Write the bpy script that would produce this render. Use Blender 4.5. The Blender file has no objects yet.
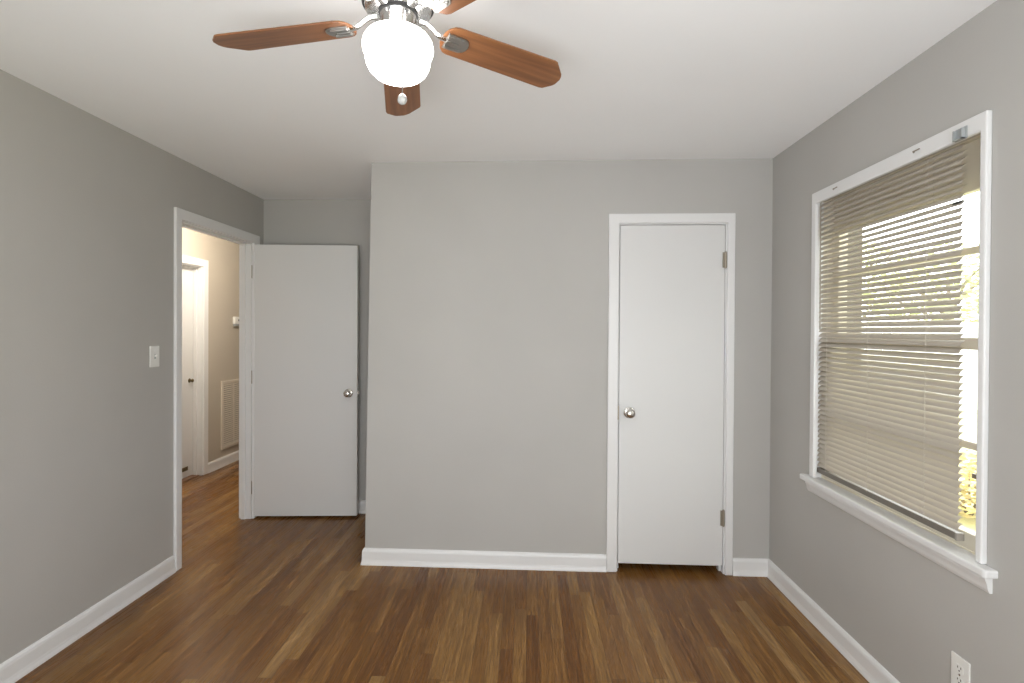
import bpy, bmesh, math, random
from mathutils import Matrix, Vector
random.seed(7)
S = bpy.context.scene
C = S.collection
PI = math.pi

# ------------------------------------------------------------------ camera, sky, lights, exposure
FPX, CY, YAW, PITCH, ROLL, CZ = 522.0, 334.69, .0314, -.0076, -.0058, 1.4263
cam = bpy.data.cameras.new('camera')
cam.sensor_width = 36.0
cam.lens = FPX / 1024 * 36
cam.shift_y = (CY - 341.5) / 1024
cam.clip_start = .02
camo = bpy.data.objects.new('camera', cam)
C.objects.link(camo)
M = Matrix.Rotation(YAW, 3, 'Z') @ Matrix.Rotation(PITCH, 3, 'X') @ Matrix.Rotation(ROLL, 3, 'Y')
R3 = Matrix((M.col[0], M.col[2], -M.col[1])).transposed()
camo.matrix_world = Matrix.Translation((0, 0, CZ)) @ R3.to_4x4()
S.camera = camo

S.view_settings.view_transform = 'Standard'
S.view_settings.look = 'None'
S.view_settings.gamma = 1
S.view_settings.use_curve_mapping = False
S.view_settings.exposure = -0.37
S.cycles.max_bounces = 14
S.cycles.diffuse_bounces = 8
S.cycles.transparent_max_bounces = 16
S.cycles.caustics_reflective = False
S.cycles.caustics_refractive = False
S.cycles.sample_clamp_indirect = 6

w = bpy.data.worlds.new('overcast_sky')
S.world = w
w.use_nodes = True
bg = w.node_tree.nodes['Background']
bg.inputs[0].default_value = (.95, .98, 1.0, 1)
bg.inputs[1].default_value = 7.0

def light(name, kind, loc, energy, color, rot=(0, 0, 0), **kw):
    l = bpy.data.lights.new(name, kind)
    l.energy = energy
    l.color = color
    for k, v in kw.items():
        setattr(l, k, v)
    o = bpy.data.objects.new(name, l)
    o.location = loc
    o.rotation_euler = rot
    C.objects.link(o)
    return o

# added fill light in an assumed opening behind the camera, tilted towards the ceiling
REAR = -.35
light('rear_fill_light', 'AREA', (-.2, REAR - .02, 1.2), 41, (.96, .98, 1.0), (math.radians(115), 0, 0), shape='RECTANGLE', size=2.2, size_y=1.2)
# warm lamp of the hallway ceiling
light('hallway_lamp', 'POINT', (-2.42, 4.35, 2.36), 74, (1.0, .89, .76), shadow_soft_size=.05)
GLOBE = 17.5      # strength of the lit glass shade of the ceiling fan

# ------------------------------------------------------------------ materials
def mat(name, col, rough=.5, metal=0.0, spec=.5, emit=None, estr=0):
    m = bpy.data.materials.new(name)
    m.use_nodes = True
    b = m.node_tree.nodes['Principled BSDF']
    b.inputs['Base Color'].default_value = (*col, 1)
    b.inputs['Roughness'].default_value = rough
    b.inputs['Metallic'].default_value = metal
    b.inputs['Specular IOR Level'].default_value = spec
    if emit:
        b.inputs['Emission Color'].default_value = (*emit, 1)
        b.inputs['Emission Strength'].default_value = estr
    return m

class NT:
    def __init__(s, m):
        s.t = m.node_tree
        s.b = s.t.nodes.get('Principled BSDF')
    def n(s, typ, **kw):
        x = s.t.nodes.new(typ)
        for k, v in kw.items():
            if k.startswith('i_'):
                x.inputs[int(k[2:])].default_value = v
            else:
                setattr(x, k, v)
        return x
    def l(s, a, b):
        s.t.links.new(a, b)
    def math(s, op, a, b=None, c=None):
        x = s.n('ShaderNodeMath', operation=op)
        for i, v in enumerate((a, b, c)):
            if v is None:
                continue
            if isinstance(v, (int, float)):
                x.inputs[i].default_value = v
            else:
                s.l(v, x.inputs[i])
        return x.outputs[0]
    def ramp(s, fac, stops):
        r = s.n('ShaderNodeValToRGB')
        e = r.color_ramp.elements
        while len(e) < len(stops):
            e.new(.5)
        for el, (p, c) in zip(e, stops):
            el.position = p
            el.color = (*c, 1)
        s.l(fac, r.inputs[0])
        return r.outputs[0]
    def mix(s, fac, a, b, mode='MIX'):
        x = s.n('ShaderNodeMix', data_type='RGBA', blend_type=mode)
        for sock, v in ((x.inputs[0], fac), (x.inputs[6], a), (x.inputs[7], b)):
            if isinstance(v, (int, float)):
                sock.default_value = v
            elif isinstance(v, tuple):
                sock.default_value = (*v, 1)
            else:
                s.l(v, sock)
        return x.outputs[2]

def paint(name, col, rough, var=.03, bump=.02, scale=60):
    """flat paint with a faint roller texture"""
    m = mat(name, col, rough)
    t = NT(m)
    co = t.n('ShaderNodeTexCoord').outputs['Object']
    nz = t.n('ShaderNodeTexNoise', noise_dimensions='3D')
    nz.inputs['Scale'].default_value = 1.7
    nz.inputs['Detail'].default_value = 3
    t.l(co, nz.inputs['Vector'])
    c = t.ramp(nz.outputs[0], [(.3, tuple(x * (1 - var) for x in col)), (.7, tuple(min(1, x * (1 + var)) for x in col))])
    t.l(c, t.b.inputs['Base Color'])
    n2 = t.n('ShaderNodeTexNoise')
    n2.inputs['Scale'].default_value = scale
    t.l(co, n2.inputs['Vector'])
    bp = t.n('ShaderNodeBump')
    bp.inputs['Strength'].default_value = bump
    bp.inputs['Distance'].default_value = .01
    t.l(n2.outputs[0], bp.inputs['Height'])
    t.l(bp.outputs[0], t.b.inputs['Normal'])
    return m

m_wall = paint('greige_wall_paint', (.455, .444, .421), .6, bump=.03, scale=120)
m_ceil = paint('white_ceiling_paint', (.92, .93, .935), .8, var=.01, bump=.03, scale=90)
m_trim = paint('white_trim_enamel', (.76, .76, .755), .32, var=.01, bump=.01, scale=30)
m_door = paint('white_door_enamel', (.70, .70, .69), .38, var=.012, bump=.015, scale=22)
m_hall = paint('beige_hallway_paint', (.50, .45, .375), .6, bump=.03, scale=120)
m_nickel = mat('satin_nickel', (.62, .59, .55), .26, 1)
m_chrome = mat('brushed_chrome', (.78, .78, .78), .2, 1)
m_black = mat('dark_gap', (.02, .02, .02), .6)
m_plate = mat('white_plastic', (.80, .80, .77), .3)
m_slot = mat('dark_slot', (.06, .055, .05), .6)
m_grey_plastic = mat('grey_plastic', (.34, .36, .36), .35)
m_hinge = mat('tarnished_hinge_metal', (.36, .32, .26), .4, .8)
m_brass = mat('dark_brass', (.16, .12, .06), .4, .7)
m_slat = mat('beige_enamelled_aluminium', (.45, .405, .345), .38)
m_cord = mat('white_cord', (.55, .51, .45), .8)
m_sash = paint('cream_window_paint', (.72, .67, .56), .4, var=.02, bump=.01)
m_eave = paint('shaded_beige_siding', (.15, .13, .10), .7)  # beige siding, darkened so the colour itself holds the outdoor shade
m_vent = mat('cream_vent_enamel', (.66, .60, .51), .45)

def glass_mat():
    m = bpy.data.materials.new('window_glass')
    m.use_nodes = True
    t = NT(m)
    t.t.nodes.remove(t.b)
    tr = t.n('ShaderNodeBsdfTransparent')
    tr.inputs[0].default_value = (.96, .97, .96, 1)
    gl = t.n('ShaderNodeBsdfGlossy')
    gl.inputs['Roughness'].default_value = .02
    lw = t.n('ShaderNodeLayerWeight')
    fr = t.n('ShaderNodeMath', operation='MULTIPLY_ADD')
    t.l(t.math('POWER', lw.outputs['Facing'], 5.0), fr.inputs[0])
    fr.inputs[1].default_value = .7
    fr.inputs[2].default_value = .03
    mx = t.n('ShaderNodeMixShader')
    t.l(fr.outputs[0], mx.inputs[0]); t.l(tr.outputs[0], mx.inputs[1]); t.l(gl.outputs[0], mx.inputs[2])
    t.l(mx.outputs[0], t.t.nodes['Material Output'].inputs[0])
    return m
m_glass = glass_mat()

def floor_mat():
    m = mat('oak_strip_floor', (.2, .1, .05), .3, spec=.2)
    t = NT(m)
    co = t.n('ShaderNodeTexCoord').outputs['Object']
    sp = t.n('ShaderNodeSeparateXYZ'); t.l(co, sp.inputs[0])
    W, L = .058, .95
    xs = t.math('DIVIDE', sp.outputs[0], W)
    row = t.math('FLOOR', xs)
    fx = t.math('FRACT', xs)
    wn = t.n('ShaderNodeTexWhiteNoise', noise_dimensions='1D'); t.l(row, wn.inputs['W'])
    ys = t.math('ADD', t.math('DIVIDE', sp.outputs[1], L), t.math('MULTIPLY', wn.outputs[0], 7.3))
    brd = t.math('FLOOR', ys)
    fy = t.math('FRACT', ys)
    cb = t.n('ShaderNodeCombineXYZ'); t.l(row, cb.inputs[0]); t.l(brd, cb.inputs[1])
    w2 = t.n('ShaderNodeTexWhiteNoise', noise_dimensions='2D'); t.l(cb.outputs[0], w2.inputs['Vector'])
    rnd = w2.outputs[0]
    # wood grain: noise drawn out along the boards, moved from board to board
    def grain(sx, sy, detail, dist=0.0):
        g = t.n('ShaderNodeCombineXYZ')
        t.l(t.math('ADD', t.math('MULTIPLY', sp.outputs[0], sx), t.math('MULTIPLY', rnd, 37.0)), g.inputs[0])
        t.l(t.math('ADD', t.math('MULTIPLY', sp.outputs[1], sy), t.math('MULTIPLY', rnd, 11.0)), g.inputs[1])
        nz = t.n('ShaderNodeTexNoise')
        nz.inputs['Scale'].default_value = 1
        nz.inputs['Detail'].default_value = detail
        nz.inputs['Distortion'].default_value = dist
        t.l(g.outputs[0], nz.inputs['Vector'])
        return nz.outputs[0]
    g1 = grain(75, 3.2, 4, .8)
    g2 = grain(260, 9, 3, .2)
    base = t.ramp(rnd, FLOOR_RAMP)
    c = t.mix(t.ramp(g1, [(.35, (0, 0, 0)), (.72, (1, 1, 1))]), base, t.mix(1, base, (.52, .47, .42), 'MULTIPLY'))
    c = t.mix(t.math('MULTIPLY', t.ramp(g2, [(.46, (0, 0, 0)), (.66, (1, 1, 1))]), .5), c, t.mix(1, c, (.40, .34, .28), 'MULTIPLY'))
    big = t.n('ShaderNodeTexNoise'); big.inputs['Scale'].default_value = 1.1; big.inputs['Detail'].default_value = 2
    t.l(co, big.inputs['Vector'])
    c = t.mix(1, c, t.ramp(big.outputs[0], [(.3, (.86, .84, .82)), (.7, (1.12, 1.14, 1.14))]), 'MULTIPLY')
    # dark seams
    ex = t.math('MINIMUM', fx, t.math('SUBTRACT', 1, fx))
    ey = t.math('MULTIPLY', t.math('MINIMUM', fy, t.math('SUBTRACT', 1, fy)), L / W)
    seam = t.math('LESS_THAN', t.math('MINIMUM', ex, ey), .018)
    c = t.mix(t.math('MULTIPLY', seam, .55), c, (.03, .015, .008))
    t.l(c, t.b.inputs['Base Color'])
    t.l(t.math('ADD', t.math('MULTIPLY', g1, .16), .20), t.b.inputs['Roughness'])
    bp = t.n('ShaderNodeBump'); bp.inputs['Strength'].default_value = .12; bp.inputs['Distance'].default_value = .002
    t.l(t.math('SUBTRACT', g1, t.math('MULTIPLY', seam, .8)), bp.inputs['Height'])
    t.l(bp.outputs[0], t.b.inputs['Normal'])
    return m
FLOOR_RAMP = [(0, (.185, .080, .022)), (.3, (.235, .110, .031)), (.62, (.275, .138, .042)), (.86, (.325, .178, .060)), (1, (.38, .225, .092))]
m_floor = floor_mat()

def wood_mat():
    m = mat('fan_blade_wood', (.2, .08, .03), .35)
    t = NT(m)
    co = t.n('ShaderNodeTexCoord').outputs['Object']
    mp = t.n('ShaderNodeMapping'); mp.inputs['Scale'].default_value = (2.5, 42, 10)
    t.l(co, mp.inputs['Vector'])
    nz = t.n('ShaderNodeTexNoise'); nz.inputs['Scale'].default_value = 1; nz.inputs['Detail'].default_value = 5; nz.inputs['Distortion'].default_value = .5
    t.l(mp.outputs[0], nz.inputs['Vector'])
    t.l(t.ramp(nz.outputs[0], [(.28, (.13, .050, .019)), (.5, (.215, .088, .034)), (.75, (.29, .130, .053))]), t.b.inputs['Base Color'])
    return m
m_wood = wood_mat()

m_globe = mat('lit_opal_glass', (.9, .9, .88), .2, emit=(1.0, .97, .93), estr=GLOBE)
m_lawn = paint('lawn_grass', (.56, .54, .30), .9, var=.4, bump=.3, scale=30)
m_leaf = paint('pale_green_leaves', (.60, .64, .36), .7, var=.25)
m_leaf2 = paint('yellow_shrub_leaves', (.72, .62, .34), .7, var=.3)
m_bark = paint('grey_bark', (.25, .21, .17), .9, var=.3)
m_fence = paint('white_fence_paint', (.80, .80, .80), .6)
m_tile = paint('white_bathroom_tile', (.80, .78, .74), .3)
m_thresh = paint('dark_threshold_wood', (.16, .08, .04), .4)

# ------------------------------------------------------------------ mesh helpers
def box(bm, x0, x1, y0, y1, z0, z1, T=None):
    vs = [Vector(p) for p in ((x0, y0, z0), (x1, y0, z0), (x1, y1, z0), (x0, y1, z0), (x0, y0, z1), (x1, y0, z1), (x1, y1, z1), (x0, y1, z1))]
    v = [bm.verts.new(T @ p if T else p) for p in vs]
    for f in ((3, 2, 1, 0), (4, 5, 6, 7), (0, 1, 5, 4), (1, 2, 6, 5), (2, 3, 7, 6), (3, 0, 4, 7)):
        bm.faces.new([v[i] for i in f])

def prism(bm, poly, d0, d1, fn):
    """extrude the 2-D outline poly; fn(a, b, d) gives the 3-D point"""
    a = [bm.verts.new(fn(p[0], p[1], d0)) for p in poly]
    b = [bm.verts.new(fn(p[0], p[1], d1)) for p in poly]
    bm.faces.new(a); bm.faces.new(b[::-1])
    for i in range(len(poly)):
        j = (i + 1) % len(poly)
        bm.faces.new((a[j], a[i], b[i], b[j]))

def ring(bm, outer, inner, d0, d1, fn):
    """slab with one rectangular hole: outer / inner = (a0, a1, b0, b1)"""
    def rect(r, d):
        return [bm.verts.new(fn(a, b, d)) for a, b in ((r[0], r[2]), (r[1], r[2]), (r[1], r[3]), (r[0], r[3]))]
    o0, i0, o1, i1 = rect(outer, d0), rect(inner, d0), rect(outer, d1), rect(inner, d1)
    for k in range(4):
        j = (k + 1) % 4
        bm.faces.new((o0[k], o0[j], i0[j], i0[k]))
        bm.faces.new((o1[j], o1[k], i1[k], i1[j]))
        bm.faces.new((o0[j], o0[k], o1[k], o1[j]))
        bm.faces.new((i0[k], i0[j], i1[j], i1[k]))

def lathe(bm, prof, seg=32, T=None, cap=True):
    rings = []
    for r, z in prof:
        rg = []
        for i in range(seg):
            a = 2 * PI * i / seg
            p = Vector((r * math.cos(a), r * math.sin(a), z))
            rg.append(bm.verts.new(T @ p if T else p))
        rings.append(rg)
    for a, b in zip(rings, rings[1:]):
        for i in range(seg):
            j = (i + 1) % seg
            bm.faces.new((a[i], a[j], b[j], b[i]))
    if cap:
        bm.faces.new(rings[0][::-1]); bm.faces.new(rings[-1])

def tube(bm, pts, r, seg=8):
    pts = [Vector(p) for p in pts]
    rs = r if isinstance(r, (list, tuple)) else [r] * len(pts)
    rings = []
    for i, p in enumerate(pts):
        d = (pts[min(i + 1, len(pts) - 1)] - pts[max(i - 1, 0)]).normalized()
        u = d.cross(Vector((0, 0, 1)))
        if u.length < 1e-4:
            u = Vector((1, 0, 0))
        u.normalize()
        v = d.cross(u)
        rings.append([bm.verts.new(p + (u * math.cos(2 * PI * k / seg) + v * math.sin(2 * PI * k / seg)) * rs[i]) for k in range(seg)])
    for a, b in zip(rings, rings[1:]):
        for i in range(seg):
            j = (i + 1) % seg
            bm.faces.new((a[i], a[j], b[j], b[i]))
    bm.faces.new(rings[0][::-1]); bm.faces.new(rings[-1])

def sweep(bm, path, prof):
    """profile (offset to the LEFT of the walking direction, height) along a floor path, mitred"""
    P = [Vector((x, y)) for x, y in path]
    rings = []
    for i, p in enumerate(P):
        d0 = (p - P[i - 1]).normalized() if i else None
        d1 = (P[i + 1] - p).normalized() if i < len(P) - 1 else None
        d0 = d0 or d1; d1 = d1 or d0
        n0, n1 = Vector((-d0.y, d0.x)), Vector((-d1.y, d1.x))
        n = (n0 + n1) / (1 + n0.dot(n1))
        rings.append([bm.verts.new((p.x + n.x * o, p.y + n.y * o, z)) for o, z in prof])
    k = len(prof)
    for a, b in zip(rings, rings[1:]):
        for i in range(k):
            j = (i + 1) % k
            bm.faces.new((a[i], a[j], b[j], b[i]))
    bm.faces.new(rings[0][::-1]); bm.faces.new(rings[-1])

def obj(name, bm, m, parent=None, bevel=0, smooth=False, loc=None):
    bmesh.ops.recalc_face_normals(bm, faces=bm.faces)
    me = bpy.data.meshes.new(name)
    bm.to_mesh(me); bm.free()
    me.materials.append(m)
    if smooth:
        for p in me.polygons:
            p.use_smooth = True
        me.set_sharp_from_angle(angle=math.radians(38))
    o = bpy.data.objects.new(name, me)
    C.objects.link(o)
    if parent:
        o.parent = parent
    if loc:
        o.location = loc
    if bevel:
        b = o.modifiers.new('bevel', 'BEVEL')
        b.width = bevel; b.segments = 2; b.limit_method = 'ANGLE'
    return o

def empty(name, loc=(0, 0, 0), rz=0):
    o = bpy.data.objects.new(name, None)
    o.location = loc
    o.rotation_euler = (0, 0, rz)
    o.empty_display_size = .1
    C.objects.link(o)
    return o

def tag(o, label, cat, group=None, kind=None):
    o['label'] = label
    o['category'] = cat
    if group:
        o['group'] = group
    if kind:
        o['kind'] = kind
    return o

def copy_tree(o, parent=None):
    c = o.copy()
    C.objects.link(c)
    if parent:
        c.parent = parent
    for ch in list(o.children):
        copy_tree(ch, c)
    return c

def struct(o, label, cat):
    return tag(o, label, cat, kind='structure')

NB = bmesh.new

# ------------------------------------------------------------------ room measures (metres; camera stands at x = 0, y = 0)
XL, XR, H = -2.076, 1.419, 2.44
TL = .078                       # thickness of the wall with the doorway
TR = .135                      # thickness of the window wall
YB = 4.028                     # back wall of the alcove
A2, B2 = Vector((-.9888, 3.1433)), Vector((1.4191, 3.0969))
E2 = (B2 - A2).normalized()
CL = (B2 - A2).length
N2 = Vector((E2.y, -E2.x))     # out of the closet wall into the room
TOPLEAN = .032
XH = -3.17                     # far wall of the hallway
HEND, HNEAR = 7.2, 1.2

def clos(u, z, v):
    p = A2 + E2 * u + N2 * v
    return Vector((p.x, p.y, z))
TC = Matrix(((E2.x, -N2.x, 0, A2.x), (E2.y, -N2.y, 0, A2.y), (0, 0, 1, 0), (0, 0, 0, 1)))   # local: x along wall, y into the closet

def leftw(y, z, d):
    return Vector((XL - d, y, z))
def rightw(y, z, d):
    return Vector((XR + d, y, z))

# ------------------------------------------------------------------ shell
bm = NB(); box(bm, XH - .075, XR + TR, REAR - .1, HEND + .1, -.06, 0)
struct(obj('floor', bm, m_floor), 'brown oak strip floor running through the room and hallway', 'floor')
bm = NB(); box(bm, XH - 1.2, XR + TR, REAR - .1, HEND + .1, H, H + .08)
struct(obj('ceiling', bm, m_ceil), 'flat white painted ceiling above the room', 'ceiling')

D1A, D1B, D1H = 3.033, 3.860, 2.078       # bedroom doorway in the left wall
bm = NB()
prism(bm, [(REAR - .1, 0), (D1A, 0), (D1A, D1H), (D1B, D1H), (D1B, 0), (HEND, 0), (HEND, H), (REAR - .1, H)], 0, TL, leftw)
struct(obj('wall_left', bm, m_wall), 'greige left wall with the open doorway and light switch', 'wall')

D2A, D2B, D2H = 1.516, 2.153, 2.068       # closet doorway (along the closet wall)
bm = NB()
prism(bm, [(0, 0), (D2A, 0), (D2A, D2H), (D2B, D2H), (D2B, 0), (CL, 0), (CL, H), (TOPLEAN, H)], 0, -.1, clos)
struct(obj('wall_closet', bm, m_wall), 'greige wall jutting into the room around the closed narrow door', 'wall')
# side of the closet box towards the alcove
bm = NB()
q = [(A2.x, A2.y - 0 + .1), (A2.x + .1, A2.y + .1), (A2.x + .1, YB), (A2.x, YB)]
lo = [bm.verts.new((x, y, 0)) for x, y in q]
hi = [bm.verts.new((x + TOPLEAN, y, H)) for x, y in q]
bm.faces.new(lo[::-1]); bm.faces.new(hi)
for i in range(4):
    j = (i + 1) % 4
    bm.faces.new((lo[i], lo[j], hi[j], hi[i]))
struct(obj('wall_closet_side', bm, m_wall), 'short side of the closet box facing the alcove', 'wall')

bm = NB(); box(bm, XL, XR, YB, YB + .1, 0, H)
struct(obj('wall_back', bm, m_wall), 'greige alcove wall behind the open white door', 'wall')

WA, WB, WZ0, WZ1 = 1.665, 2.628, .700, 2.092     # window opening
bm = NB()
ring(bm, (REAR - .1, YB + .1, 0, H), (WA, WB, WZ0, WZ1), 0, TR, rightw)
struct(obj('wall_right', bm, m_wall), 'greige right wall with the blind-covered window', 'wall')

bm = NB()
ring(bm, (XL, XR, 0, H), (-1.3, .9, .55, 1.85), 0, .1, lambda a, b, d: Vector((a, REAR - d, b)))  # unseen wall; its opening is assumed, added for the fill light
struct(obj('wall_rear', bm, m_wall), 'greige wall behind the camera with a wide opening added for the fill light', 'wall')

# hallway
HD0, HD1, HDH = 4.20, 4.985, 2.035
bm = NB()
prism(bm, [(HNEAR, 0), (HD0, 0), (HD0, HDH), (HD1, HDH), (HD1, 0), (HEND, 0), (HEND, H), (HNEAR, H)], 0, .12, lambda a, b, d: Vector((XH - d, a, b)))
struct(obj('wall_hall', bm, m_hall), 'beige far wall of the hallway seen through the doorway', 'wall')
bm = NB(); box(bm, XH - 1.2, XL - TL, HEND, HEND + .1, 0, H)
struct(obj('wall_hall_end', bm, m_hall), 'beige end wall of the hallway', 'wall')
bm = NB(); box(bm, XH - 1.2, XL - TL, HNEAR - .1, HNEAR, 0, H)
struct(obj('wall_hall_near', bm, m_hall), 'beige near end wall of the hallway', 'wall')
bm = NB(); box(bm, XH - 1.2, XH - 1.1, HNEAR, HEND, 0, H)
struct(obj('wall_bathroom', bm, m_hall), 'wall of the room across the hallway', 'wall')
bm = NB(); box(bm, XH - 1.1, XH - .075, HNEAR, HEND, -.05, -.002)
struct(obj('floor_bathroom', bm, m_tile), 'pale tile floor across the hallway', 'floor')
bm = NB(); box(bm, XH - .10, XH - .02, HD0 + .016, HD1 - .016, 0, .008)
struct(obj('trim_threshold', bm, m_thresh, bevel=.003), 'dark wooden threshold strip under the hallway door', 'trim')

# ------------------------------------------------------------------ baseboards
BASE = [(0, 0), (.021, 0), (.020, .008), (.0165, .020), (.0145, .032), (.0135, .078), (.0110, .088), (.006, .096), (0, .0985)]
def base(name, path, label, m=m_trim):
    bm = NB(); sweep(bm, path, BASE)
    return struct(obj(name, bm, m, smooth=False), label, 'baseboard')
def cp(u):
    p = A2 + E2 * u
    return (p.x, p.y)
base('baseboard_left', [(XL, D1A - .048), (XL, REAR + .02)], 'white baseboard along the left wall below the light switch')
base('baseboard_closet', [cp(D2A - .056), cp(0), (A2.x, YB - .0)], 'white baseboard left of the closed closet door wrapping the outer corner')
base('baseboard_back', [(A2.x - .022, YB), (XL, YB)], 'white baseboard behind the open door')
base('baseboard_right', [(XR, REAR + .02), (XR, B2.y - 0), cp(D2B + .042)], 'white baseboard under the window, turning to the closet door')
base('baseboard_hall', [(XH, HEND), (XH, HD1 + .062)], 'cream baseboard below the hallway air grille')
base('baseboard_rear', [(XL + .03, REAR), (XR - .03, REAR)], 'white baseboard on the wall behind the camera')

# ------------------------------------------------------------------ door casings (trim)
def u_poly(a0, a1, h, wd, gap=.004, wr=None, wt=None):
    wr, wt = wr or wd, wt or wd
    return [(a0 - wd, 0), (a0 - gap, 0), (a0 - gap, h + gap), (a1 + gap, h + gap), (a1 + gap, 0), (a1 + wr, 0), (a1 + wr, h + wt), (a0 - wd, h + wt)]
def jamb_poly(a0, a1, h, t):
    return [(a0, 0), (a0 + t, 0), (a0 + t, h - t), (a1 - t, h - t), (a1 - t, 0), (a1, 0), (a1, h), (a0, h)]

# bedroom doorway
bm = NB(); prism(bm, u_poly(D1A + .012, D1B - .008, D1H - .008, .056, .004, .086, .068), 0, -.019, leftw)
t1 = struct(obj('trim_1', bm, m_trim, bevel=.004), 'white casing around the open doorway in the left wall', 'door casing')
bm = NB(); prism(bm, jamb_poly(D1A, D1B, D1H, .012), 0, TL, leftw)
obj('jamb', bm, m_trim, t1, bevel=.002)
bm = NB(); prism(bm, jamb_poly(D1A + .012, D1B - .012, D1H - .012, .011), .040, .072, leftw)
obj('door_stop', bm, m_trim, t1, bevel=.002)
bm = NB(); prism(bm, u_poly(D1A + .012, D1B - .012, D1H - .012, .07), TL, TL + .018, leftw)
obj('hallway_side_casing', bm, m_trim, t1, bevel=.004)
# small screw marks low on the near casing
# closet doorway
bm = NB(); prism(bm, u_poly(D2A + .008, D2B - .008, D2H - .008, .063, .004, .048, .060), 0, .018, clos)
t2 = struct(obj('trim_2', bm, m_trim, bevel=.004), 'white casing around the closed closet door', 'door casing')
bm = NB(); prism(bm, jamb_poly(D2A, D2B, D2H, .010), 0, -.1, clos)
obj('jamb', bm, m_trim, t2)
bm = NB(); prism(bm, jamb_poly(D2A + .010, D2B - .010, D2H - .010, .012), -.040, -.075, clos)
obj('door_stop', bm, m_trim, t2)
bm = NB(); box(bm, D2A + .003, D2A + .0102, -.0185, .002, .905, .985, TC)
obj('strike_plate', bm, m_hinge, t2)
# hallway doorway
def hallw(a, b, d):
    return Vector((XH - d, a, b))
bm = NB(); prism(bm, u_poly(HD0 + .010, HD1 - .010, HDH - .010, .075), 0, -.019, hallw)
t3 = struct(obj('trim_3', bm, m_trim, bevel=.005), 'white casing around the door across the hallway', 'door casing')
bm = NB(); prism(bm, jamb_poly(HD0, HD1, HDH, .014), 0, .12, hallw)
obj('jamb', bm, m_trim, t3)
bm = NB(); prism(bm, jamb_poly(HD0 + .014, HD1 - .014, HDH - .014, .012), .045, .078, hallw)
obj('door_stop', bm, m_trim, t3, bevel=.002)

# ------------------------------------------------------------------ doors
KNOB = [(.0, .0), (.033, .0), (.033, .004), (.026, .008), (.0125, .011), (.0115, .028), (.016, .032), (.0245, .038), (.0275, .046), (.0265, .054), (.021, .060), (.012, .0635), (.004, .0645)]
def knob(parent, T, mtl=m_nickel, s=1.0, name='door_knob'):
    bm = NB(); lathe(bm, [(r * s, z * s) for r, z in KNOB[4:]], 28, T)
    k = obj(name, bm, mtl, parent, smooth=True)
    bm = NB(); lathe(bm, [(r * s, z * s) for r, z in KNOB[:5]][1:], 28, T)
    obj('rosette', bm, mtl, k, smooth=True)
    return k
def hinge(parent, T, h=.089, mtl=m_hinge):
    """knuckle barrel on the local z axis with a leaf on each side"""
    bm = NB()
    lathe(bm, [(.003, -h / 2 - .006), (.0062, -h / 2 - .003), (.0062, -h / 2), (.0062, h / 2), (.0062, h / 2 + .003), (.003, h / 2 + .006)], 12, T)
    box(bm, -.017, -.004, -.0015, .003, -h / 2, h / 2, T)
    box(bm, .004, .010, -.0015, .003, -h / 2, h / 2, T)
    return obj('hinge', bm, mtl, parent)

# bedroom door, swung open into the alcove (a little past square)
LW, LT = .788, .035
ang = math.atan2(.050, LW)
d1 = empty('door_1', (XL - .004, 3.860, 0), ang)
struct(d1, 'white slab door standing open against the alcove wall', 'door')
bm = NB(); box(bm, .006, LW, 0, LT, .016, 2.063)
obj('leaf', bm, m_door, d1, bevel=.003)
kz = .948
knob(d1, Matrix.Translation((LW - .062, 0, kz)) @ Matrix.Rotation(PI / 2, 4, 'X'))
knob(d1, Matrix.Translation((LW - .062, LT, kz)) @ Matrix.Rotation(-PI / 2, 4, 'X'))
bm = NB(); box(bm, LW - .001, LW + .0018, .006, .029, kz - .03, kz + .03); box(bm, LW, LW + .008, .012, .022, kz - .009, kz + .009)
obj('latch', bm, m_nickel, d1)
for hz in (1.857, 1.066, .235):
    bm = NB()
    lathe(bm, [(.003, -.05), (.006, -.0475), (.006, .0475), (.003, .05)], 12, Matrix.Translation((.002, -.005, hz)))
    box(bm, .0045, .0055, -.002, .03, -.0445 + hz, .0445 + hz)
    obj('hinge', bm, m_hinge, d1)

# closet door, closed
d2 = empty('door_2')
struct(d2, 'narrow white slab door shut in the closet wall', 'door')
bm = NB(); box(bm, D2A + .0135, D2B - .0125, .002, .037, .046, D2H - .0135, TC)
obj('leaf', bm, m_door, d2, bevel=.003)
knob(d2, TC @ Matrix.Translation((1.589, .002, .945)) @ Matrix.Rotation(PI / 2, 4, 'X'))
for hz in (1.848, .331):
    hinge(d2, TC @ Matrix.Translation((D2B - .0115, -.004, hz)))

# door across the hallway, closed
d3 = empty('door_3')
struct(d3, 'white door across the hallway, half hidden by the doorway', 'door')
bm = NB(); box(bm, XH - .116, XH - .081, HD0 + .017, HD1 - .017, .012, HDH - .017)
obj('leaf', bm, m_door, d3, bevel=.003)
knob(d3, Matrix.Translation((XH - .081, HD1 - .075, .93)) @ Matrix.Rotation(PI / 2, 4, 'Y'), m_brass, .62)
bm = NB(); box(bm, XH - .081, XH - .078, 4.72, 4.885, .075, .112)
p = obj('bottom_plate', bm, m_brass, d3); p['label'] = 'dark metal plate low on the door'

# ------------------------------------------------------------------ window in the right wall
w1 = empty('window_1', (XR, (WA + WB) / 2, 0))
struct(w1, 'white framed double hung window behind the beige blind', 'window')
def wobj(name, bm, m, parent=None, **k):
    o = obj(name, bm, m, parent or w1, **k)
    if parent is None:
        for v in o.data.vertices:
            v.co -= w1.location
    return o
def wsub(name, bm, m, parent, **k):
    o = obj(name, bm, m, parent, **k)
    for v in o.data.vertices:
        v.co -= w1.location
    return o
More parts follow.
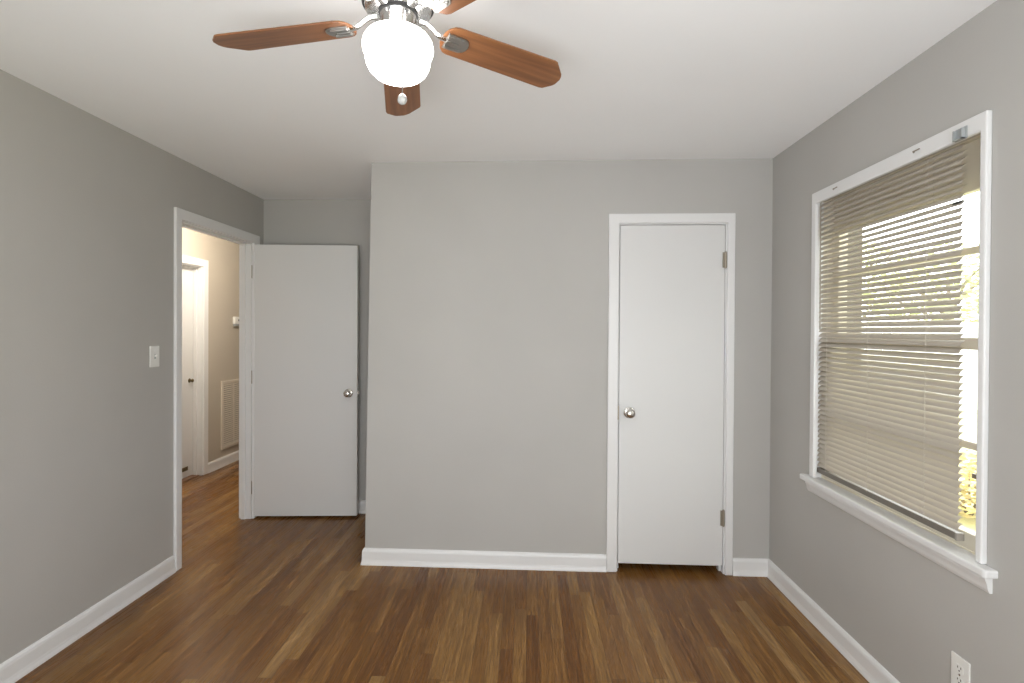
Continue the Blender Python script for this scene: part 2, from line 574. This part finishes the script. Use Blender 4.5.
# casing: jambs and head on the room side
bm = NB()
cw = .060
CA, CB, CZ = 1.674, 2.602, 2.056
prism(bm, [(1.649, .713), (CA, .713), (CA, CZ), (CB, CZ), (CB, .713), (2.640, .713), (2.640, 2.113), (1.649, 2.113)], 0, -.019, rightw)
wobj('casing', bm, m_trim, bevel=.005)
# stool (inner sill) with horns and the apron under it
bm = NB()
prism(bm, [(XR + .03, WA), (XR, WA), (XR, WA - .056), (XR - .036, WA - .056), (XR - .042, WA - .048), (XR - .042, WB + .055), (XR - .036, WB + .063), (XR, WB + .063), (XR, WB), (XR + .03, WB)], .686, .712, lambda a, b, d: Vector((a, b, d)))
wobj('sill', bm, m_trim, bevel=.006)
bm = NB()
prism(bm, [(XR, .632), (XR - .008, .632), (XR - .014, .644), (XR - .017, .658), (XR - .022, .672), (XR - .022, .686), (XR, .686)], WA - .034, WB + .04, lambda a, b, d: Vector((a, d, b)))
wobj('apron', bm, m_trim)
# liner of the opening
bm = NB()
ring(bm, (WA, WB, WZ0 - .006, WZ1), (WA + .012, WB - .012, WZ0 + .003, WZ1 - .012), .031, TR + .01, rightw)
wobj('frame', bm, m_sash)
bm = NB()
box(bm, XR, XR + .031, WB - .008, WB, .712, WZ1); box(bm, XR, XR + .031, WA, WA + .008, .712, WZ1); box(bm, XR, XR + .031, WA + .008, WB - .008, WZ1 - .008, WZ1)
wobj('reveal', bm, m_trim)
# outer sloping sill
bm = NB()
prism(bm, [(XR + .031, .690), (XR + .031, .710), (XR + .17, .686), (XR + .17, .665)], WA - .04, WB + .04, lambda a, b, d: Vector((a, d, b)))
wobj('outer_sill', bm, m_sash)

def sash(name, x0, x1, z0, z1, bot, top, stile, mz):
    bm = NB()
    a, b = WA + .013, WB - .013
    ring(bm, (a, b, z0, z1), (a + stile, b - stile, z0 + bot, z1 - top), x0 - XR, x1 - XR, rightw)
    s = wobj(name, bm, m_sash, bevel=.003)
    bm = NB(); box(bm, x0 + .006, x1 - .006, a + stile, b - stile, mz - .012, mz + .012)
    wsub('muntin', bm, m_sash, s)
    xm = (x0 + x1) / 2
    bm = NB(); box(bm, xm - .0015, xm + .0015, a + stile, b - stile, z0 + bot, z1 - top)
    wsub('pane', bm, m_glass, s)
    return s
sash('upper_sash', 1.495, 1.527, 1.372, 2.076, .036, .168, .045, 1.708)
ls = sash('lower_sash', 1.456, 1.490, .712, 1.412, .055, .040, .058, 1.055)
bm = NB(); box(bm, 1.448, 1.456, 1.733, 1.745, .955, .97)
wsub('sash_lift', bm, m_hinge, ls)

# ------------------------------------------------------------------ venetian blind
BX = 1.4345
BY0, BY1 = 1.772, 2.612
ZT, ZB = 2.064, .770
blind = empty('window_blind', (BX, (BY0 + BY1) / 2, ZT))
tag(blind, 'beige venetian blind of thin metal slats hanging in the window, tilted half open', 'blind')
def bobj(name, bm, m, parent=None, **k):
    o = obj(name, bm, m, parent or blind, **k)
    for v in o.data.vertices:
        v.co -= blind.location
    return o
bm = NB(); box(bm, BX - .0125, BX + .0125, BY0 - .075, BY1, ZT, ZT + .024)
bobj('headrail', bm, m_slat, bevel=.002)
TILT = math.radians(48)      # room edge down, outer edge up
NS = 55
PITCHZ = (ZT - .010 - ZB) / (NS - .2)
bm = NB()
K = 6
top, bot = [], []
for i in range(K + 1):
    s_ = -1 + 2 * i / K
    x, z = s_ * .0138, .0038 * (1 - s_ * s_)
    xr = x * math.cos(TILT) - z * math.sin(TILT)
    zr = x * math.sin(TILT) + z * math.cos(TILT)
    top.append((xr, zr)); bot.append((xr + .00035 * math.sin(TILT), zr - .00035 * math.cos(TILT)))
prism(bm, top + bot[::-1], BY0 - (BY0 + BY1) / 2, BY1 - (BY0 + BY1) / 2, lambda a, b, d: Vector((a, d, b)))
slat = obj('slat', bm, m_slat, blind, smooth=True)
slats = [slat]
for i in range(NS):
    s_ = slat if i == 0 else slat.copy()
    if i:
        C.objects.link(s_)
        s_.parent = blind
        slats.append(s_)
    s_.location = (0, random.uniform(-.0015, .0015), -.010 - i * PITCHZ - .006)
    s_.rotation_euler = (random.uniform(-.0012, .0012), random.uniform(-.03, .03), 0)
bm = NB(); box(bm, -.006, .006, -.0175, .0175, -.004, .004, Matrix.Rotation(-TILT, 4, 'Y'))
k = obj('slat_clip', bm, m_slot, slats[8], loc=(-.002, BY0 - (BY0 + BY1) / 2 + .022, .0))
k['label'] = 'small dark clip on the slat end'
zb = ZT - .016 - NS * PITCHZ
bm = NB(); box(bm, BX - .011, BX + .011, BY0, BY1, zb - .020, zb + .004)
br = bobj('bottom_rail', bm, mat('shaded_brown_grey_enamel', (.16, .14, .115), .4), bevel=.003)  # brownish rail, its colour darkened further for the shadow of the slats
bm = NB(); box(bm, BX - .0122, BX + .0122, BY0 - .002, BY0 + .006, zb - .021, zb + .0045)
bobj('end_cap', bm, mat('grey_brown_plastic', (.30, .275, .24), .4), br)
for y in (1.918, 2.235, 2.537):
    bm = NB()
    tube(bm, [(BX - .0115, y, ZT), (BX - .0115, y, zb)], .0006, 6)
    tube(bm, [(BX + .0115, y, ZT), (BX + .0115, y, zb)], .0006, 6)
    for i in range(NS):
        z = ZT - .016 - i * PITCHZ
        tube(bm, [(BX - .0118, y, z - .0085), (BX, y, z + .0030), (BX + .0095, y, z + .0108)], .0009, 5)
    bobj('ladder_cord', bm, m_cord)
bm = NB(); tube(bm, [(BX - .018, 2.585, ZT + .012), (BX - .021, 2.583, ZT - .03), (BX - .021, 2.578, 1.44)], [.002, .0035, .0035], 8)
wd = bobj('tilt_wand', bm, mat('clear_grey_plastic', (.30, .27, .22), .3))

# hardware left on the head casing above the blind
def hook(y, z, label):
    h = empty('cup_hook', (XR - .019, y, z))
    tag(h, label, 'hook', 'hooks on the head of the window casing')
    bm = NB(); tube(bm, [(0, .012, 0), (-.005, .010, 0), (-.0065, 0, -.001), (-.0065, -.012, -.001), (-.004, -.020, .001)], .0024, 8)
    obj('shank', bm, m_hinge, h, smooth=True)
    bm = NB(); lathe(bm, [(.0045, 0), (.0045, .002), (.003, .003)], 12, Matrix.Translation((0, .012, 0)) @ Matrix.Rotation(-PI / 2, 4, 'Y'))
    obj('collar', bm, m_hinge, h)
hook(2.440, 2.0866, 'small metal hook at the far end of the window head casing')
hook(1.940, 2.0864, 'small metal hook midway along the window head casing')
br_ = empty('curtain_bracket', (XR - .019, 1.741, 2.072))
tag(br_, 'grey plastic bracket at the near end of the window head casing', 'bracket')
bm = NB(); box(bm, -.004, 0, -.023, .023, -.020, .020)
obj('back_plate', bm, m_grey_plastic, br_, bevel=.0015)
bm = NB(); box(bm, -.016, -.004, -.018, .018, -.020, -.016); box(bm, -.016, -.004, -.018, -.014, -.020, .014); box(bm, -.016, -.004, .014, .018, -.020, .014)
obj('clip', bm, m_grey_plastic, br_)

# ------------------------------------------------------------------ switch and outlet
def plate(bm, w_, h_, t, fn):
    prism(bm, [(-w_ / 2, -h_ / 2), (w_ / 2, -h_ / 2), (w_ / 2, h_ / 2), (-w_ / 2, h_ / 2)], 0, t, fn)
sw = empty('light_switch', (XL, 2.832, 1.272))
tag(sw, 'white single toggle light switch on the left wall beside the doorway', 'light switch')
bm = NB(); plate(bm, .073, .117, .006, lambda a, b, d: Vector((d, a, b)))
obj('face_plate', bm, m_plate, sw, bevel=.003)
bm = NB(); box(bm, .0055, .0068, -.0055, .0055, -.0125, .0125)
obj('toggle_slot', bm, m_grey_plastic, sw)
bm = NB(); prism(bm, [(.005, -.004), (.005, .006), (.019, .0125), (.020, .006)], -.004, .004, lambda a, b, d: Vector((a, d, b)))
obj('toggle', bm, m_plate, sw)
for z in (-.030, .030):
    bm = NB(); lathe(bm, [(.0035, .0055), (.0035, .0072), (.002, .0078)], 12, Matrix.Translation((0, 0, z)) @ Matrix.Rotation(PI / 2, 4, 'Y'))
    obj('screw', bm, m_plate, sw)

ou = empty('wall_outlet', (XR, 1.740, .312))
tag(ou, 'white duplex power outlet low on the right wall under the window', 'outlet')
bm = NB(); plate(bm, .073, .117, .006, lambda a, b, d: Vector((-d, a, b)))
obj('face_plate', bm, m_plate, ou, bevel=.003)
for z in (-.0195, .0195):
    bm = NB()
    pts = [(.0172 * math.cos(a), max(-.0125, min(.0125, .0172 * math.sin(a)))) for a in [2 * PI * i / 32 for i in range(32)]]
    prism(bm, pts, .005, .0075, lambda a, b, d: Vector((-d, a, b + z)))
    rc = obj('receptacle', bm, m_plate, ou)
    for y, hh in ((-.0063, .0075), (.0063, .0062)):
        bm = NB(); box(bm, -.0079, -.007, y - .0014, y + .0014, z + .0005, z + .0005 + hh)
        obj('slot', bm, m_slot, rc)
    bm = NB(); lathe(bm, [(.0027, .007), (.0027, .0079)], 12, Matrix.Translation((0, 0, z - .0065)) @ Matrix.Rotation(-PI / 2, 4, 'Y'))
    obj('ground_hole', bm, m_slot, rc)
bm = NB(); lathe(bm, [(.0035, .0055), (.0035, .0072), (.002, .0078)], 12, Matrix.Rotation(-PI / 2, 4, 'Y'))
obj('screw', bm, m_nickel, ou)

# ------------------------------------------------------------------ hallway things
th = empty('thermostat', (XH, 5.56, 1.52))
tag(th, 'small white thermostat on the hallway wall above the air grille', 'thermostat')
bm = NB(); box(bm, 0, .028, -.062, .062, -.036, .040)
obj('case', bm, m_plate, th, bevel=.006)
bm = NB(); box(bm, .0, .030, -.055, .055, -.062, -.037)
obj('base_cover', bm, m_grey_plastic, th, bevel=.004)
bm = NB(); lathe(bm, [(.012, .027), (.012, .033), (.009, .036)], 18, Matrix.Translation((0, .012, .002)) @ Matrix.Rotation(PI / 2, 4, 'Y'))
obj('dial', bm, m_slot, th)

gr = empty('air_return_grille', (XH, 5.62, .53))
tag(gr, 'cream metal air return grille low on the hallway wall', 'vent')
G0, G1, GH = -.335, .335, .355
bm = NB(); ring(bm, (G0, G1, -GH, GH), (G0 + .035, G1 - .035, -GH + .035, GH - .035), 0, .014, lambda a, b, d: Vector((d, a, b)))
obj('frame', bm, m_vent, gr, bevel=.004)
bm = NB(); box(bm, .0005, .002, G0 + .03, G1 - .03, -GH + .03, GH - .03)
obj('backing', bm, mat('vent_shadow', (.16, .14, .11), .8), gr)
for y in (-.11, .11):
    bm = NB(); box(bm, .002, .013, y - .006, y + .006, -GH + .03, GH - .03)
    obj('divider', bm, m_vent, gr)
nl = 30
lz = (2 * GH - .07) / nl
bm = NB(); prism(bm, [(.002, .007), (.0035, .008), (.0125, -.006), (.011, -.007)], G0 + .035, G1 - .035, lambda a, b, d: Vector((a, d, b)))
lv = obj('louver', bm, m_vent, gr)
for i in range(nl):
    l_ = lv if i == 0 else lv.copy()
    if i:
        C.objects.link(l_); l_.parent = gr
    l_.location = (0, 0, -GH + .035 + lz * (i + .5))

# ------------------------------------------------------------------ ceiling fan
HUB = (-.365, 1.440)
BZ = 2.278            # height of the blades
fan = empty('ceiling_fan', (HUB[0], HUB[1], H))
tag(fan, 'five-bladed wooden ceiling fan with chrome motor and lit white globe', 'ceiling fan')
def fobj(name, bm, m, parent=None, **k):
    return obj(name, bm, m, parent or fan, **k)
z0 = lambda z: z - H
bm = NB()
lathe(bm, [(.085, z0(2.4395)), (.088, z0(2.430)), (.094, z0(2.415)), (.104, z0(2.40)), (.108, z0(2.37)), (.108, z0(2.345)), (.100, z0(2.332)), (.094, z0(2.328))], 48)
fobj('motor_housing', bm, m_chrome, smooth=True)
bm = NB(); lathe(bm, [(.097, z0(2.333)), (.098, z0(2.3215))], 48)
fobj('motor_gap', bm, m_black)
bm = NB(); lathe(bm, [(.090, z0(2.3225)), (.092, z0(2.319)), (.090, z0(2.309)), (.080, z0(2.304)), (.056, z0(2.302))], 48)
fobj('flywheel', bm, m_chrome, smooth=True)
bm = NB(); lathe(bm, [(.0535, z0(2.303)), (.0535, z0(2.296))], 40)
fobj('collar_gap', bm, m_black, smooth=True)
bm = NB(); lathe(bm, [(.050, z0(2.297)), (.051, z0(2.293)), (.0505, z0(2.256)), (.053, z0(2.252)), (.053, z0(2.246))], 40)
fit = fobj('light_fitter', bm, m_chrome, smooth=True)
for i in range(3):
    a = math.radians(-75 + 120 * i)
    bm = NB(); lathe(bm, [(.0045, 0), (.0045, .007), (.003, .009)], 10, Matrix.Translation((.0505 * math.cos(a), .0505 * math.sin(a), z0(2.272))) @ Matrix.Rotation(a, 4, 'Z') @ Matrix.Rotation(PI / 2, 4, 'Y'))
    obj('thumb_screw', bm, m_chrome, fit, smooth=True)
bm = NB()
GP0 = [(.049, 2.250), (.058, 2.2485), (.076, 2.243), (.091, 2.233), (.1005, 2.219), (.1035, 2.204), (.1015, 2.190), (.0965, 2.179), (.0945, 2.172), (.0945, 2.165), (.0915, 2.152), (.083, 2.136), (.068, 2.122), (.048, 2.1125), (.026, 2.1075), (.006, 2.106)]
GP = [(r if i == 0 else r * .935, 2.250 - (2.250 - z) * .94) for i, (r, z) in enumerate(GP0)]
lathe(bm, [(r, z0(z)) for r, z in GP], 48)
fobj('glass_globe', bm, m_globe, smooth=True)
# pull chain hanging from the front of the fitter
ch = math.radians(-70)
px, py = .108 * math.cos(ch), .108 * math.sin(ch)
bm = NB()
tube(bm, [(.050 * math.cos(ch), .050 * math.sin(ch), z0(2.262)), (.075 * math.cos(ch), .075 * math.sin(ch), z0(2.262)), (px, py, z0(2.252)), (px, py, z0(2.03))], .0009, 6)
for i in range(61):
    z = 2.249 - i * .0036
    bmesh.ops.create_icosphere(bm, subdivisions=1, radius=.0016, matrix=Matrix.Translation((px, py, z0(z))))
pc = fobj('pull_chain', bm, mat('dull_chain_metal', (.30, .29, .27), .35, 1))
bm = NB(); lathe(bm, [(.002, .0165), (.0065, .0125), (.0110, .0065), (.0128, 0), (.0110, -.0065), (.0065, -.011), (.002, -.0125)], 8, Matrix.Translation((px, py, z0(2.019))))
fi = obj('pull_knob', bm, mat('clear_faceted_plastic', (.42, .42, .41), .12), pc)

PITCHB = math.radians(11)
def blade_mesh():
    r0, r1 = .128, .544
    w0, w1 = .056, .064
    pts = []
    for i in range(9):                      # rounded root
        a = PI / 2 + PI * i / 8
        pts.append((r0 + .036 + .036 * math.cos(a), w0 * math.sin(a)))
    pts += [(r1 - .060, -w1), (r1 - .050, -w1 + .003), (r1 - .010, -.022), (r1 - .004, -.012), (r1, .002), (r1 - .002, .026), (r1 - .007, .036), (r1 - .030, w1 - .003), (r1 - .042, w1)]
    bm = NB()
    prism(bm, pts, -.003, .003, lambda a, b, d: Vector((a, b, d)))
    return bm
def iron_mesh():
    bm = NB()
    # curved arm from the flywheel down to the blade
    pts = [(.060, .022), (.080, .021), (.096, .014), (.108, .004), (.122, -.004), (.150, -.009)]
    hw = [.012, .010, .0085, .0085, .010, .013]
    up, dn = [], []
    rings = []
    for (r, z), h_ in zip(pts, hw):
        rings.append([bm.verts.new((r, -h_, z - .003)), bm.verts.new((r, -h_ * .5, z - .0065)), bm.verts.new((r, h_ * .5, z - .0065)), bm.verts.new((r, h_, z - .003)), bm.verts.new((r, h_, z + .003)), bm.verts.new((r, -h_, z + .003))])
    for a, b in zip(rings, rings[1:]):
        for i in range(6):
            j = (i + 1) % 6
            bm.faces.new((a[i], a[j], b[j], b[i]))
    bm.faces.new(rings[0][::-1]); bm.faces.new(rings[-1])
    return bm
def clip_mesh():
    bm = NB()
    pts = [(.140, -.030), (.187, -.030)]
    for i in range(9):
        a = -PI / 2 + PI * i / 8
        pts.append((.187 + .024 * math.cos(a), .030 * math.sin(a)))
    pts += [(.140, .030)]
    T = Matrix.Rotation(PITCHB * 0, 4, 'X')
    prism(bm, pts, -.0075, -.003, lambda a, b, d: Vector((a, b, d)))
    for y, xe in ((-.019, .190), (0, .180), (.019, .190)):      # three raised ribs
        prism(bm, [(.142, y - .0055), (xe, y - .0055), (xe + .004, y), (xe, y + .0055), (.142, y + .0055)], -.0125, -.0073, lambda a, b, d: Vector((a, b, d)))
    return bm
angs = [31.5, 102, 174, 246, 318]
droop = [-2.6, -3.8, -2.6, -2.6, -2.6]
b0 = obj('blade', blade_mesh(), m_wood, fan, bevel=.0015)
i0 = obj('bracket_arm', iron_mesh(), m_chrome, fan, smooth=True)
c0 = obj('bracket_plate', clip_mesh(), mat('satin_steel', (.5, .49, .47), .3, 1), i0, bevel=.001)
for k, a in enumerate(angs):
    b = b0 if k == 0 else b0.copy()
    i_ = i0 if k == 0 else i0.copy()
    c_ = c0 if k == 0 else c0.copy()
    if k:
        for o in (b, i_, c_):
            C.objects.link(o)
        b.parent = fan; i_.parent = fan; c_.parent = i_
    for o in (b,):
        o.location = (0, 0, z0(BZ))
    rot = Matrix.Rotation(math.radians(a), 4, 'Z')
    mb = rot @ Matrix.Rotation(math.radians(-droop[k]), 4, 'Y') @ Matrix.Rotation(-PITCHB, 4, 'X')
    b.matrix_local = Matrix.Translation((0, 0, z0(BZ))) @ mb
    i_.matrix_local = Matrix.Translation((0, 0, z0(BZ))) @ rot
    c_.matrix_local = rot.inverted() @ mb

# ------------------------------------------------------------------ outside the window
GZ = -.55
bm = NB(); box(bm, XR + TR + .02, 45, -12, 60, GZ - .05, GZ)
struct(obj('ground_lawn', bm, m_lawn), 'yellowish lawn outside the window', 'lawn')
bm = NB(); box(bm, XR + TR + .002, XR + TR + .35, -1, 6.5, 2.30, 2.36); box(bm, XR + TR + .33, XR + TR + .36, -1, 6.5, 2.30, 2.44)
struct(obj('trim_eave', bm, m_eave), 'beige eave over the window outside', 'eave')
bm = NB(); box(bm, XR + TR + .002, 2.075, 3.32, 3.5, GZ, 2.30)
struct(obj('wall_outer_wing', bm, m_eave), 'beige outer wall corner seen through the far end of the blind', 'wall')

def leaves(bm, c, rx, rz, n, s):
    for _ in range(n):
        while True:
            p = Vector((random.uniform(-1, 1), random.uniform(-1, 1), random.uniform(-1, 1)))
            if .25 < p.length < 1:
                break
        p = Vector((c[0] + p.x * rx, c[1] + p.y * rx, c[2] + p.z * rz))
        q = Matrix.Rotation(random.uniform(0, 6.3), 3, 'Z') @ Matrix.Rotation(random.uniform(-1.2, 1.2), 3, 'X')
        a = s * random.uniform(.6, 1.3)
        vs = [bm.verts.new(p + q @ Vector(v)) for v in ((-a * .5, 0, 0), (0, -a * .25, .02), (a * .6, 0, 0), (0, a * .25, .02))]
        bm.faces.new(vs)
def tree(x, y, h_, rx, label, m):
    t = empty('tree', (x, y, GZ))
    tag(t, label, 'tree', 'trees beyond the lawn')
    bm = NB(); tube(bm, [(0, 0, 0), (.05, 0, h_ * .35), (-.05, .05, h_ * .8)], [.16, .12, .04], 10)
    for k in range(6):
        a = k * 1.1
        tube(bm, [(0.02, 0, h_ * (.35 + .06 * k)), (rx * .4 * math.cos(a), rx * .4 * math.sin(a), h_ * (.5 + .07 * k)), (rx * .8 * math.cos(a), rx * .8 * math.sin(a), h_ * (.58 + .07 * k))], [.06, .04, .012], 6)
    obj('trunk', bm, m_bark, t)
    bm = NB(); leaves(bm, (0, 0, h_ * .72), rx, h_ * .34, 2200, .22)
    obj('foliage', bm, m, t)
tree(12.6, 16.0, 4.4, 2.3, 'pale green tree seen past the near end of the blind', m_leaf)
tree(13.0, 22.0, 5.6, 2.6, 'tree seen faintly through the middle of the blind', m_leaf)
sh = empty('shrub', (4.75, 5.75, GZ))
tag(sh, 'yellow orange shrub on the lawn below the window', 'shrub')
bm = NB(); leaves(bm, (0, 0, .35), .55, .35, 900, .1)
obj('foliage', bm, m_leaf2, sh)
bm = NB()
for k in range(7):
    a = k * .9
    tube(bm, [(0, 0, 0), (.15 * math.cos(a), .15 * math.sin(a), .25), (.3 * math.cos(a), .3 * math.sin(a), .5)], [.015, .01, .005], 6)
obj('stem', bm, m_bark, sh)
fe = empty('board_fence', (10.5, 14.0, GZ), math.radians(-35))
tag(fe, 'white board fence across the lawn', 'fence')
bm = NB()
for k in range(60):
    box(bm, -6 + k * .2, -6 + k * .2 + .19, 0, .02, .05, 2.25)
obj('boards', bm, m_fence, fe)
for k in range(6):
    bm = NB(); box(bm, -6.05 + k * 2.4, -5.95 + k * 2.4, .02, .12, 0, 2.3)
    obj('post', bm, m_fence, fe)
